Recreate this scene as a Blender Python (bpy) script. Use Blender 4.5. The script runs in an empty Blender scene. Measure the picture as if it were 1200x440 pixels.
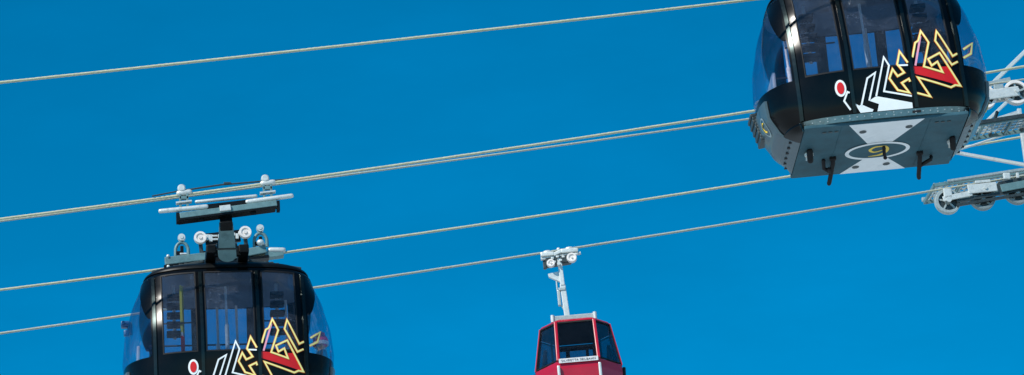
import bpy, bmesh, math, random
import numpy as np
from mathutils import Vector, Matrix
from mathutils.geometry import tessellate_polygon
R = math.radians
random.seed(7)

# ------------------------------------------------------------------ camera geometry
FPX = 4000.0                      # focal length in pixels of a 1200 px wide frame
PITCH, ROLL = R(21.0), R(4.0)
CAM = Vector((0, 0, 1.7))
FWD = Vector((0, math.cos(PITCH), math.sin(PITCH)))
UP0 = Vector((0, -math.sin(PITCH), math.cos(PITCH)))
RT0 = Vector((1, 0, 0))
RT = RT0*math.cos(ROLL) - UP0*math.sin(ROLL)
UP = UP0*math.cos(ROLL) + RT0*math.sin(ROLL)
YAW = R(7.0)                       # heading of the cable lanes
YAW_L, YAW_R = R(8.0), R(3.0)      # heading of each black cabin
K = math.tan(YAW)

def ray(px, py):
    return FWD + RT*((px-600)/FPX) - UP*((py-220)/FPX)
def at(px, py, Y):
    """point seen at a pixel, on the vertical plane y = Y"""
    d = ray(px, py); return CAM + d*(Y/d.y)
def on_plane(px, py, Y0):
    """point on the vertical plane y = Y0 + K*x, the planes the cables run in"""
    d = ray(px, py); return CAM + d*(Y0/(d.y - K*d.x))
def project(p):
    v = Vector(p)-CAM; z = v.dot(FWD)
    return 600+FPX*v.dot(RT)/z, 220-FPX*v.dot(UP)/z

# ------------------------------------------------------------------ shape of the big cabin
def lerp_tab(tab, z):
    if z <= tab[0][0]: return tab[0][1]
    for (z0, v0), (z1, v1) in zip(tab, tab[1:]):
        if z <= z1:
            t = (z-z0)/(z1-z0); t = t*t*(3-2*t)*.35 + t*.65
            return v0+(v1-v0)*t
    return tab[-1][1]
TA = [(0, 1.27), (.12, 1.42), (.35, 1.56), (.6, 1.61), (.85, 1.64), (1.2, 1.61), (1.6, 1.51), (2.06, 1.33), (2.13, 1.28)]
TB = [(0, .93), (.3, .99), (.7, 1.05), (1.1, 1.06), (1.6, .98), (2.06, .86), (2.13, .82)]
TN = [(0, 4.2), (.3, 3.4), (.7, 2.8), (1.4, 2.8), (2.08, 3.1)]
def prof(z): return lerp_tab(TA, z), lerp_tab(TB, z), lerp_tab(TN, z)
def S(t, z, off=0.0):
    a, b, n = prof(z); a += off; b += off
    c, s = math.cos(t), math.sin(t)
    return Vector((a*math.copysign(abs(c)**(2/n), c), b*math.copysign(abs(s)**(2/n), s), z))
def t_of_x(x, z):
    a, b, n = prof(z)
    q = min(1, abs(x)/a)**(n/2)
    t = math.acos(q)
    return -t if x >= 0 else -math.pi+t
def front_y(x, z, off=0.0):
    a, b, n = prof(z); a += off; b += off
    return -b*max(0, 1-(min(1, abs(x)/a))**n)**(1/n)

LOC_L = at(270, 487, 50.3)        # floor centre of the left black cabin
LOC_R = at(1029, 168, 44.4)       # floor centre of the right black cabin
SWAY_R = R(-2.6)                   # it swings a little along the cable
HALF = 1.73                       # half the gauge of a cable pair
def lane(loc, off):               # Y0 of the vertical cable plane that runs off metres behind a cabin's centre
    return loc.y - K*loc.x + off/math.cos(YAW)
ROPES = {                          # y = c - p x - q x^2 in pixels, lane offset
 'A': (97, .1053, .56e-5, lane(LOC_R, HALF)),
 'B': (257, .1280, 1.75e-5, lane(LOC_L, -HALF)),
 'B2': (259.5, .1313, .6e-5, lane(LOC_L, -HALF+.9)),
 'C': (340, .1239, 2.15e-5, lane(LOC_L, HALF)),
 'D': (391, .1420, 1.0e-5, 56.0),
}
def rope_pt(k, px):
    c, p, q, Y0 = ROPES[k]
    return on_plane(px, c-p*px-q*px*px, Y0)

SKY_HUE, SKY_SAT, SKY_VAL, SKY_STR = .483, 1.75, 1.15, .12
SUN_STR, EXPOSURE = 5.0, 0.0

# ------------------------------------------------------------------ scene, materials
scene = bpy.context.scene
COL = scene.collection

def mat(name, col, rough=.5, metal=0.0, var=.12, scale=8.0, coat=0.0, spec=.5, bump=0.0, dirt=None, coords='Object'):
    m = bpy.data.materials.new(name); m.use_nodes = True
    nt = m.node_tree; b = nt.nodes['Principled BSDF']
    b.inputs['Roughness'].default_value = rough
    b.inputs['Metallic'].default_value = metal
    b.inputs['Coat Weight'].default_value = coat
    b.inputs['Coat Roughness'].default_value = .06
    b.inputs['Specular IOR Level'].default_value = spec
    tc = nt.nodes.new('ShaderNodeTexCoord')
    n = nt.nodes.new('ShaderNodeTexNoise'); n.inputs['Scale'].default_value = scale; n.inputs['Detail'].default_value = 6
    n.inputs['Roughness'].default_value = .65
    nt.links.new(tc.outputs[coords], n.inputs['Vector'])
    r = nt.nodes.new('ShaderNodeValToRGB')
    lo = [c*(1-var) for c in col[:3]]; hi = [min(1, c*(1+var)) for c in col[:3]]
    r.color_ramp.elements[0].position = .3; r.color_ramp.elements[1].position = .7
    r.color_ramp.elements[0].color = (*lo, 1); r.color_ramp.elements[1].color = (*hi, 1)
    nt.links.new(n.outputs['Fac'], r.inputs['Fac'])
    out = r.outputs['Color']
    if dirt:
        n2 = nt.nodes.new('ShaderNodeTexNoise'); n2.inputs['Scale'].default_value = scale*.45; n2.inputs['Detail'].default_value = 9
        n2.inputs['Roughness'].default_value = .75
        nt.links.new(tc.outputs[coords], n2.inputs['Vector'])
        r2 = nt.nodes.new('ShaderNodeValToRGB')
        r2.color_ramp.elements[0].position = .52; r2.color_ramp.elements[1].position = .68
        nt.links.new(n2.outputs['Fac'], r2.inputs['Fac'])
        mx = nt.nodes.new('ShaderNodeMix'); mx.data_type = 'RGBA'
        mul = nt.nodes.new('ShaderNodeMath'); mul.operation = 'MULTIPLY'; mul.inputs[1].default_value = .6
        nt.links.new(r2.outputs['Color'], mul.inputs[0]); nt.links.new(mul.outputs[0], mx.inputs[0])
        nt.links.new(out, mx.inputs[6]); mx.inputs[7].default_value = (*dirt, 1)
        out = mx.outputs[2]
    nt.links.new(out, b.inputs['Base Color'])
    mr = nt.nodes.new('ShaderNodeMapRange'); mr.inputs['To Min'].default_value = max(.02, rough*.75); mr.inputs['To Max'].default_value = min(1, rough*1.3)
    nt.links.new(n.outputs['Fac'], mr.inputs['Value']); nt.links.new(mr.outputs[0], b.inputs['Roughness'])
    if bump:
        bp = nt.nodes.new('ShaderNodeBump'); bp.inputs['Strength'].default_value = bump; bp.inputs['Distance'].default_value = .02
        nt.links.new(n.outputs['Fac'], bp.inputs['Height']); nt.links.new(bp.outputs[0], b.inputs['Normal'])
    return m

def glass(name, tint, film, film_amt, refl=1.0):
    """tinted scratched perspex: transparent + a little grey film + fresnel reflection"""
    m = bpy.data.materials.new(name); m.use_nodes = True
    nt = m.node_tree; nt.nodes.clear()
    o = nt.nodes.new('ShaderNodeOutputMaterial')
    t = nt.nodes.new('ShaderNodeBsdfTransparent'); t.inputs[0].default_value = (*tint, 1)
    d = nt.nodes.new('ShaderNodeBsdfDiffuse'); d.inputs[0].default_value = (*film, 1)
    g = nt.nodes.new('ShaderNodeBsdfGlossy'); g.inputs['Roughness'].default_value = .03
    tc = nt.nodes.new('ShaderNodeTexCoord'); n = nt.nodes.new('ShaderNodeTexNoise')
    n.inputs['Scale'].default_value = 5; n.inputs['Detail'].default_value = 10; n.inputs['Roughness'].default_value = .7
    nt.links.new(tc.outputs['Object'], n.inputs['Vector'])
    mr = nt.nodes.new('ShaderNodeMapRange'); mr.inputs['From Min'].default_value = .35; mr.inputs['From Max'].default_value = .75
    mr.inputs['To Min'].default_value = film_amt*.5; mr.inputs['To Max'].default_value = film_amt*1.9
    nt.links.new(n.outputs['Fac'], mr.inputs['Value'])
    # fine scratches that catch the light, in patches
    ns = nt.nodes.new('ShaderNodeTexNoise'); ns.inputs['Scale'].default_value = 26; ns.inputs['Detail'].default_value = 8; ns.inputs['Distortion'].default_value = 2.5
    mp = nt.nodes.new('ShaderNodeMapping'); mp.inputs['Scale'].default_value = (1, 1, 2.2); mp.inputs['Rotation'].default_value = (0, .5, 0)
    nt.links.new(tc.outputs['Object'], mp.inputs[0]); nt.links.new(mp.outputs[0], ns.inputs['Vector'])
    r1 = nt.nodes.new('ShaderNodeMapRange'); r1.inputs['From Min'].default_value = .60; r1.inputs['From Max'].default_value = .70
    r2 = nt.nodes.new('ShaderNodeMapRange'); r2.inputs['From Min'].default_value = .50; r2.inputs['From Max'].default_value = .62; r2.inputs['To Max'].default_value = .55
    nb = nt.nodes.new('ShaderNodeTexNoise'); nb.inputs['Scale'].default_value = 2.6; nb.inputs['Detail'].default_value = 3; nt.links.new(tc.outputs['Object'], nb.inputs['Vector'])
    nt.links.new(ns.outputs['Fac'], r1.inputs['Value']); nt.links.new(nb.outputs['Fac'], r2.inputs['Value'])
    mm = nt.nodes.new('ShaderNodeMath'); mm.operation = 'MULTIPLY'; nt.links.new(r1.outputs[0], mm.inputs[0]); nt.links.new(r2.outputs[0], mm.inputs[1])
    ma = nt.nodes.new('ShaderNodeMath'); ma.operation = 'ADD'; ma.use_clamp = True; nt.links.new(mr.outputs[0], ma.inputs[0]); nt.links.new(mm.outputs[0], ma.inputs[1])
    m1 = nt.nodes.new('ShaderNodeMixShader'); nt.links.new(ma.outputs[0], m1.inputs[0])
    nt.links.new(t.outputs[0], m1.inputs[1]); nt.links.new(d.outputs[0], m1.inputs[2])
    f = nt.nodes.new('ShaderNodeFresnel'); f.inputs[0].default_value = 1.45
    fm = nt.nodes.new('ShaderNodeMath'); fm.operation = 'MULTIPLY'; fm.inputs[1].default_value = refl
    nt.links.new(f.outputs[0], fm.inputs[0])
    bp = nt.nodes.new('ShaderNodeBump'); bp.inputs['Strength'].default_value = .25; bp.inputs['Distance'].default_value = .02
    n3 = nt.nodes.new('ShaderNodeTexNoise'); n3.inputs['Scale'].default_value = 2.2; nt.links.new(tc.outputs['Object'], n3.inputs['Vector'])
    nt.links.new(n3.outputs['Fac'], bp.inputs['Height']); nt.links.new(bp.outputs[0], g.inputs['Normal'])
    m2 = nt.nodes.new('ShaderNodeMixShader'); nt.links.new(fm.outputs[0], m2.inputs[0])
    nt.links.new(m1.outputs[0], m2.inputs[1]); nt.links.new(g.outputs[0], m2.inputs[2])
    nt.links.new(m2.outputs[0], o.inputs[0])
    return m

M = dict(
 black=mat('black_lacquer', (.002, .002, .0022), .22, var=.25, coat=.05, spec=.16, scale=5),
 satin=mat('satin_black', (.003, .004, .0045), .4, var=.3, scale=12, spec=.2),
 rubber=mat('black_rubber', (.006, .006, .007), .6, spec=.3, var=.3, scale=20),
 rail=mat('dark_anodised_strip', (.020, .030, .030), .24, .8, scale=14),
 under=mat('slate_paint', (.040, .100, .126), .6, var=.25, scale=4, dirt=(.060, .125, .150), spec=.12),
 white=mat('white_paint', (.80, .82, .82), .4, var=.06, scale=4, dirt=(.50, .56, .58)),
 grey_end=mat('grey_end_panel', (.055, .095, .115), .45, var=.1, scale=5, coat=.2),
 trim=mat('brushed_aluminium', (.17, .24, .24), .33, .85, var=.2, scale=16),
 zinc=mat('galvanised_steel', (.40, .45, .43), .42, .35, var=.14, scale=22, dirt=(.20, .26, .26)),
 greypaint=mat('grey_green_paint', (.115, .215, .225), .48, .1, var=.12, scale=10, dirt=(.05, .11, .12)),
 bright=mat('bright_cast_metal', (.60, .63, .60), .4, .25, var=.08, scale=24, dirt=(.28, .32, .31)),
 liner=mat('pale_wheel_liner', (.74, .70, .66), .6, var=.1, scale=18, dirt=(.5, .48, .44)),
 ski_y=mat('yellow_ski', (.42, .36, .03), .4, var=.05),
 greyrim=mat('grey_wheel_rim', (.22, .27, .27), .5, .3, var=.15, scale=18),
 darksteel=mat('dark_steel', (.045, .060, .062), .45, .5, var=.3, scale=16),
 red=mat('red_lacquer', (.42, .003, .022), .35, var=.1, scale=4, coat=.5, spec=.3, dirt=(.34, .003, .02)),
 red2=mat('signal_red', (.66, .006, .008), .4, var=.06),
 yellow=mat('yellow_ochre', (.86, .58, .04), .45, var=.08),
 line_w=mat('white_line_paint', (.86, .88, .86), .45, var=.03),
 line_y=mat('yellow_line_paint', (.95, .86, .30), .45, var=.04),
 line_o=mat('orange_line_paint', (.85, .22, .02), .45, var=.05),
 line_p=mat('pink_line_paint', (.85, .35, .45), .45, var=.05),
 ceiling=mat('grey_ceiling', (.15, .205, .26), .7, var=.12, scale=9),
 floorin=mat('grey_floor_mat', (.08, .08, .085), .85, var=.2, scale=25),
 seat=mat('pale_grey_seat', (.34, .36, .38), .6, var=.1),
 blue=mat('blue_plastic', (.004, .07, .20), .4, var=.1),
 skin=mat('skin', (.55, .30, .21), .55, var=.06, scale=20),
 jacket=mat('dark_blue_jacket', (.05, .08, .20), .8, var=.2, scale=14, bump=.2),
 trousers=mat('black_trousers', (.02, .02, .025), .85, var=.2, scale=14),
 pink=mat('pink_wool', (.72, .03, .16), .9, var=.15, scale=30, bump=.3),
 wool=mat('grey_white_wool', (.62, .62, .62), .9, var=.2, scale=30, bump=.3),
 snow=mat('snow', (.44, .49, .50), .75, var=.05, scale=.05, bump=.6),
 concrete=mat('concrete', (.32, .31, .29), .85, var=.15, scale=3),
 glass=glass('tinted_glass', (.78, .83, .90), (.24, .28, .36), .035, .45),
 glass_end=glass('blue_tinted_glass', (.92, .92, .97), (.08, .12, .36), .012, .35),
 glass_dark=glass('dark_tinted_glass', (.66, .71, .76), (.06, .07, .09), .03, .35),
)

class MB:
    def __init__(s): s.v, s.f, s.mi, s.sm = [], [], [], []
    def add(s, vs, fs, mi=0, smooth=False):
        o = len(s.v); s.v += [tuple(v) for v in vs]
        for f in fs: s.f.append(tuple(i+o for i in f)); s.mi.append(mi); s.sm.append(smooth)
    def box(s, c, d, rot=None, mi=0, bev=0.0):
        hx, hy, hz = d[0]/2, d[1]/2, d[2]/2
        if bev <= 0:
            vs = [Vector((x*hx, y*hy, z*hz)) for z in (-1, 1) for y in (-1, 1) for x in (-1, 1)]
            fs = [(0, 2, 3, 1), (4, 5, 7, 6), (0, 1, 5, 4), (2, 6, 7, 3), (0, 4, 6, 2), (1, 3, 7, 5)]
        else:
            bm = bmesh.new(); bmesh.ops.create_cube(bm, size=1)
            for v in bm.verts: v.co = Vector((v.co.x*2*hx, v.co.y*2*hy, v.co.z*2*hz))
            bmesh.ops.bevel(bm, geom=bm.edges[:], offset=bev, segments=2, affect='EDGES', profile=.6)
            bm.verts.index_update(); vs = [v.co.copy() for v in bm.verts]; fs = [[v.index for v in f.verts] for f in bm.faces]; bm.free()
        if rot is not None: vs = [rot @ v for v in vs]
        c = Vector(c); s.add([v+c for v in vs], fs, mi); return s
    def bar(s, p, q, w, h, up=(0, 0, 1), mi=0, bev=0.0):
        p, q = Vector(p), Vector(q); d = q-p; L = d.length; x = d.normalized(); u = Vector(up)
        y = u.cross(x)
        if y.length < 1e-4: y = Vector((0, 1, 0)).cross(x)
        y.normalize(); z = x.cross(y)
        rot = Matrix((x, y, z)).transposed()
        return s.box((p+q)/2, (L, w, h), rot, mi, bev)
    def tube(s, pts, r, n=14, mi=0, caps=True, rnd=False):
        pts = [Vector(p) for p in pts]; rs = r if isinstance(r, (list, tuple)) else [r]*len(pts)
        if rnd:
            a, b = pts[0], pts[-1]; d0 = (pts[1]-a).normalized(); d1 = (b-pts[-2]).normalized(); r0, r1 = rs[0], rs[-1]
            pts = [a, a+d0*r0*.3] + [a+d0*r0] + pts[1:-1] + [b-d1*r1, b-d1*r1*.3, b]
            rs = [r0*.45, r0*.82, r0] + list(rs[1:-1]) + [r1, r1*.82, r1*.45]
        vs = []; prev = None
        for i, p in enumerate(pts):
            d = (pts[min(i+1, len(pts)-1)]-pts[max(i-1, 0)]).normalized()
            if prev is None:
                u = Vector((0, 0, 1)) if abs(d.z) < .9 else Vector((1, 0, 0))
            else: u = prev
            u = (u-d*u.dot(d)).normalized(); prev = u; w = d.cross(u)
            for k in range(n):
                a = 2*math.pi*k/n; vs.append(p+(u*math.cos(a)+w*math.sin(a))*rs[i])
        fs = []
        for i in range(len(pts)-1):
            for k in range(n): fs.append((i*n+k, i*n+(k+1) % n, (i+1)*n+(k+1) % n, (i+1)*n+k))
        s.add(vs, fs, mi, True)
        if caps: s.add(vs[:n], [tuple(range(n))[::-1]], mi); s.add(vs[-n:], [tuple(range(n))], mi)
        return s
    def lathe(s, c, prof_, n=32, axis='Y', mi=0):
        """prof_ = [(radius, offset along axis)]"""
        c = Vector(c); vs = []
        for r_, h in prof_:
            for k in range(n):
                a = 2*math.pi*k/n; u, w = r_*math.cos(a), r_*math.sin(a)
                vs.append(c+(Vector((u, h, w)) if axis == 'Y' else Vector((u, w, h)) if axis == 'Z' else Vector((h, u, w))))
        fs = []
        for i in range(len(prof_)-1):
            for k in range(n): fs.append((i*n+k, i*n+(k+1) % n, (i+1)*n+(k+1) % n, (i+1)*n+k))
        s.add(vs, fs, mi, False); return s
    def ball(s, c, r, mi=0, nu=16, nv=10, sc=(1, 1, 1)):
        c = Vector(c)
        vs = [c+Vector((r*sc[0]*math.sin(math.pi*j/nv)*math.cos(2*math.pi*i/nu), r*sc[1]*math.sin(math.pi*j/nv)*math.sin(2*math.pi*i/nu), r*sc[2]*math.cos(math.pi*j/nv))) for j in range(nv+1) for i in range(nu)]
        fs = [(j*nu+i, j*nu+(i+1) % nu, (j+1)*nu+(i+1) % nu, (j+1)*nu+i) for j in range(nv) for i in range(nu)]
        s.add(vs, fs, mi, True); return s
    def grid(s, fn, nu, nv, mi=0, smooth=True):
        vs = [fn(i/nu, j/nv) for j in range(nv+1) for i in range(nu+1)]
        fs = [(j*(nu+1)+i, j*(nu+1)+i+1, (j+1)*(nu+1)+i+1, (j+1)*(nu+1)+i) for j in range(nv) for i in range(nu)]
        s.add(vs, fs, mi, smooth); return s
    def shell(s, fo, fi, nu, nv, mi=0, smooth=True):
        """closed sheet with an outer and an inner face and rims"""
        s.grid(fo, nu, nv, mi, smooth); s.grid(lambda u, v: fi(1-u, v), nu, nv, mi, smooth)
        e = lambda pts_o, pts_i: s.add(pts_o+pts_i, [(i, i+1, len(pts_o)+i+1, len(pts_o)+i) for i in range(len(pts_o)-1)], mi)
        for v in (0, 1): e([fo(i/nu, v) for i in range(nu+1)], [fi(i/nu, v) for i in range(nu+1)])
        for u in (0, 1): e([fo(u, j/nv) for j in range(nv+1)], [fi(u, j/nv) for j in range(nv+1)])
        return s
    def build(s, name, mats, parent=None, split=True):
        me = bpy.data.meshes.new(name); me.from_pydata(s.v, [], s.f)
        for m in (mats if isinstance(mats, (list, tuple)) else [mats]): me.materials.append(m)
        me.polygons.foreach_set('material_index', s.mi); me.polygons.foreach_set('use_smooth', s.sm)
        bm = bmesh.new(); bm.from_mesh(me); bmesh.ops.remove_doubles(bm, verts=bm.verts, dist=2e-4)
        bmesh.ops.recalc_face_normals(bm, faces=bm.faces)
        for e in bm.edges:
            if len(e.link_faces) == 2 and e.calc_face_angle(0) > .7: e.smooth = False
        # pieces that stand apart from each other become meshes of their own
        bm.verts.ensure_lookup_table(); bm.verts.index_update()
        isl = [-1]*len(bm.verts); k = 0; boxes = []
        for v in bm.verts:
            if isl[v.index] >= 0: continue
            st = [v]; isl[v.index] = k; lo = v.co.copy(); hi = v.co.copy()
            while st:
                q = st.pop()
                for j in range(3): lo[j] = min(lo[j], q.co[j]); hi[j] = max(hi[j], q.co[j])
                for e in q.link_edges:
                    o_ = e.other_vert(q)
                    if isl[o_.index] < 0: isl[o_.index] = k; st.append(o_)
            boxes.append((lo, hi)); k += 1
        pc = list(range(k))
        if split and 1 < k <= 220:
            def find(i):
                while pc[i] != i: i = pc[i]
                return i
            for i in range(k):
                for j in range(i+1, k):
                    (l1, h1), (l2, h2) = boxes[i], boxes[j]
                    gap = math.sqrt(sum(max(0, l1[n]-h2[n], l2[n]-h1[n])**2 for n in range(3)))
                    if gap <= .97*max(.02, .5*max(max(h1-l1), max(h2-l2))): pc[find(j)] = find(i)
            pc = [find(i) for i in range(k)]
        else: pc = [0]*k
        out = []
        for r_ in sorted(set(pc)):
            me2 = me.copy() if len(set(pc)) > 1 else me; b2 = bm.copy(); b2.verts.ensure_lookup_table()
            bmesh.ops.delete(b2, geom=[v for v in b2.verts if pc[isl[v.index]] != r_], context='VERTS')
            b2.to_mesh(me2); b2.free(); me2.update()
            o = bpy.data.objects.new(name, me2); COL.objects.link(o)
            if parent: o.parent = parent
            out.append(o)
        bm.free()
        return out[0]

def tag(o, label=None, cat=None, group=None, kind=None):
    if label: o['label'] = label
    if cat: o['category'] = cat
    if group: o['group'] = group
    if kind: o['kind'] = kind
    return o
def empty(name, loc=(0, 0, 0), rot=(0, 0, 0), parent=None):
    o = bpy.data.objects.new(name, None); COL.objects.link(o); o.location = loc; o.rotation_euler = rot
    o.empty_display_size = .3
    if parent: o.parent = parent
    return o
def copy_tree(o, parent=None):
    c = o.copy(); COL.objects.link(c); c.parent = parent
    for ch in [x for x in bpy.data.objects if x.parent == o]: copy_tree(ch, c)
    return c

# ------------------------------------------------------------------ world, sun, camera
scene.render.engine = 'CYCLES'
w = bpy.data.worlds.new('World'); scene.world = w; w.use_nodes = True
nt = w.node_tree; bg = nt.nodes['Background']
sky = nt.nodes.new('ShaderNodeTexSky'); sky.sky_type = 'NISHITA'; sky.sun_disc = False
SUN_EL, SUN_AZ = R(43), R(222)      # azimuth clockwise from +Y: behind the camera, to its left
sky.sun_elevation = SUN_EL; sky.sun_rotation = SUN_AZ
sky.altitude = 2300; sky.air_density = 1.0; sky.dust_density = .15; sky.ozone_density = 4.0
hs = nt.nodes.new('ShaderNodeHueSaturation')
hs.inputs['Hue'].default_value = SKY_HUE; hs.inputs['Saturation'].default_value = SKY_SAT; hs.inputs['Value'].default_value = SKY_VAL
# barely visible thin high haze
tcw = nt.nodes.new('ShaderNodeTexCoord'); mpw = nt.nodes.new('ShaderNodeMapping'); mpw.inputs['Scale'].default_value = (9, 9, 26); mpw.inputs['Rotation'].default_value = (.25, .1, 0)
nzw = nt.nodes.new('ShaderNodeTexNoise'); nzw.inputs['Scale'].default_value = 1.0; nzw.inputs['Detail'].default_value = 7; nzw.inputs['Roughness'].default_value = .6
mrw = nt.nodes.new('ShaderNodeMapRange'); mrw.inputs['From Min'].default_value = .42; mrw.inputs['From Max'].default_value = .75; mrw.inputs['To Min'].default_value = 1.0; mrw.inputs['To Max'].default_value = 1.12
vm = nt.nodes.new('ShaderNodeVectorMath'); vm.operation = 'SCALE'
nt.links.new(tcw.outputs['Generated'], mpw.inputs[0]); nt.links.new(mpw.outputs[0], nzw.inputs['Vector']); nt.links.new(nzw.outputs['Fac'], mrw.inputs['Value'])
nt.links.new(sky.outputs[0], hs.inputs['Color']); nt.links.new(hs.outputs[0], vm.inputs[0]); nt.links.new(mrw.outputs[0], vm.inputs['Scale']); nt.links.new(vm.outputs[0], bg.inputs['Color'])
bg.inputs['Strength'].default_value = SKY_STR
sd = bpy.data.lights.new('sun', 'SUN'); sd.energy = SUN_STR; sd.angle = R(.5); sd.color = (1, .955, .88)
so = bpy.data.objects.new('sun', sd); COL.objects.link(so)
sdir = Vector((math.sin(SUN_AZ)*math.cos(SUN_EL), math.cos(SUN_AZ)*math.cos(SUN_EL), math.sin(SUN_EL)))
so.rotation_euler = sdir.to_track_quat('Z', 'Y').to_euler(); so.location = sdir*60
scene.view_settings.view_transform = 'Standard'; scene.view_settings.look = 'None'
scene.view_settings.exposure = EXPOSURE; scene.view_settings.gamma = 1

cd = bpy.data.cameras.new('camera'); co = bpy.data.objects.new('camera', cd); COL.objects.link(co)
cd.sensor_width = 36; cd.lens = 36*FPX/1200; cd.clip_start = .1; cd.clip_end = 20000
mw = Matrix((RT, UP, -FWD)).transposed().to_4x4(); mw.translation = CAM; co.matrix_world = mw
scene.camera = co

# ------------------------------------------------------------------ ground: snow slope to the horizon
g = MB()
def gz(x, y): 
    d = math.hypot(x, y)
    return .25*math.sin(x*.11+1)*math.cos(y*.09) + max(0, d-60)*.0 + .08*math.sin(x*.5+y*.3)
rings = [0]+[2*1.22**i for i in range(38)]
NA = 72; vs = []; fs = []
for i, r_ in enumerate(rings):
    for k in range(NA):
        a = 2*math.pi*k/NA; x, y = r_*math.cos(a), r_*math.sin(a)
        vs.append((x, y, gz(x, y) if r_ < 400 else 0))
for i in range(len(rings)-1):
    for k in range(NA): fs.append((i*NA+k, i*NA+(k+1) % NA, (i+1)*NA+(k+1) % NA, (i+1)*NA+k))
g.add(vs, fs, 0, True)
go = g.build('ground', M['snow']); tag(go, 'white snow covered ground below the cableway', kind='structure')

# ------------------------------------------------------------------ cables
def rope_mesh(name, pts, rad, pitch=.52, lobes=6):
    P = np.array([tuple(p) for p in pts]); seg = np.linalg.norm(np.diff(P, axis=0), axis=1)
    s = np.concatenate([[0], np.cumsum(seg)]); L = s[-1]; n = int(L/.03)
    ss = np.linspace(0, L, n); Q = np.stack([np.interp(ss, s, P[:, i]) for i in range(3)], 1)
    T = np.gradient(Q, axis=0); T /= np.linalg.norm(T, axis=1)[:, None]
    U = np.array([0, 0, 1.0])-T*T[:, 2:3]; U /= np.linalg.norm(U, axis=1)[:, None]; W = np.cross(T, U)
    m = lobes*3; ph = np.linspace(0, 2*math.pi, m, endpoint=False)[None, :]
    r_ = rad*(1+.21*np.cos(lobes*(ph-2*math.pi*ss[:, None]/pitch)))
    V = Q[:, None, :]+U[:, None, :]*(np.cos(ph)*r_)[..., None]+W[:, None, :]*(np.sin(ph)*r_)[..., None]
    V = V.reshape(-1, 3); i = np.arange(n-1)[:, None]*m; k = np.arange(m)[None, :]
    F = np.stack([i+k, i+(k+1) % m, i+m+(k+1) % m, i+m+k], -1).reshape(-1, 4)
    me = bpy.data.meshes.new(name)
    me.vertices.add(len(V)); me.vertices.foreach_set('co', V.ravel())
    me.loops.add(F.size); me.loops.foreach_set('vertex_index', F.ravel().astype(np.int32))
    me.polygons.add(len(F)); me.polygons.foreach_set('loop_start', np.arange(0, F.size, 4, dtype=np.int32))
    me.polygons.foreach_set('use_smooth', np.ones(len(F), dtype=bool))
    me.update(calc_edges=True); me.validate()
    gr = np.repeat((.5-.5*np.cos(lobes*(ph-2*math.pi*ss[:, None]/pitch))), 1, axis=0).reshape(-1)
    at_ = me.attributes.new('groove', 'FLOAT', 'POINT'); at_.data.foreach_set('value', gr.astype(np.float32))
    me.materials.append(M.get('rope_dark', M['rope']))
    o = bpy.data.objects.new(name, me); COL.objects.link(o); return o
M['rope'] = mat('zinc_wire_rope', (.66, .66, .44), .5, .1, var=.18, scale=30, dirt=(.44, .46, .30))
PX = list(range(-700, 2201, 60))
_n = M['rope'].node_tree; _b = _n.nodes['Principled BSDF']; _src = _b.inputs['Base Color'].links[0].from_socket
_a = _n.nodes.new('ShaderNodeAttribute'); _a.attribute_name = 'groove'      # grease and dirt between the strands
_r = _n.nodes.new('ShaderNodeMapRange'); _r.inputs['From Min'].default_value = .32; _r.inputs['From Max'].default_value = .9; _r.inputs['To Max'].default_value = .92
_m = _n.nodes.new('ShaderNodeMix'); _m.data_type = 'RGBA'; _m.inputs[7].default_value = (.05, .06, .05, 1)
_n.links.new(_a.outputs['Fac'], _r.inputs['Value']); _n.links.new(_r.outputs[0], _m.inputs[0]); _n.links.new(_src, _m.inputs[6]); _n.links.new(_m.outputs[2], _b.inputs['Base Color'])
def mkrope(k, label, shift=None, rad=.0175):
    pts = [rope_pt(k, p)+(shift or Vector((0, 0, 0))) for p in PX]
    o = rope_mesh('steel_cable', pts, rad); tag(o, label, 'cable', 'steel cables strung across the sky'); return o
mkrope('A', 'topmost pale steel cable, alone in the upper sky left of the right black cabin', rad=.0175)
mkrope('A', 'nearest steel cable, just above the frame over the right black cabin', Vector((2*HALF*math.sin(YAW), -2*HALF*math.cos(YAW), 0)))
mkrope('B', 'brighter upper one of two close cables, gripped by the left black cabin')
mkrope('C', 'steel cable next above the lowest, reaching the rear grip on the left cabin roof', rad=.0175)
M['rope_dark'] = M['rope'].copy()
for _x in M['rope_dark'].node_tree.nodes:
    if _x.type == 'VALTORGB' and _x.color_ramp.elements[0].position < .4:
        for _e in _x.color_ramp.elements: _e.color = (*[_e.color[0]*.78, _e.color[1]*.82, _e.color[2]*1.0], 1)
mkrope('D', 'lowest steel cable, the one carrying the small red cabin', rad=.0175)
mkrope('B2', 'thinner lower one of the two close cables between the black cabins', rad=.0135)

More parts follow.
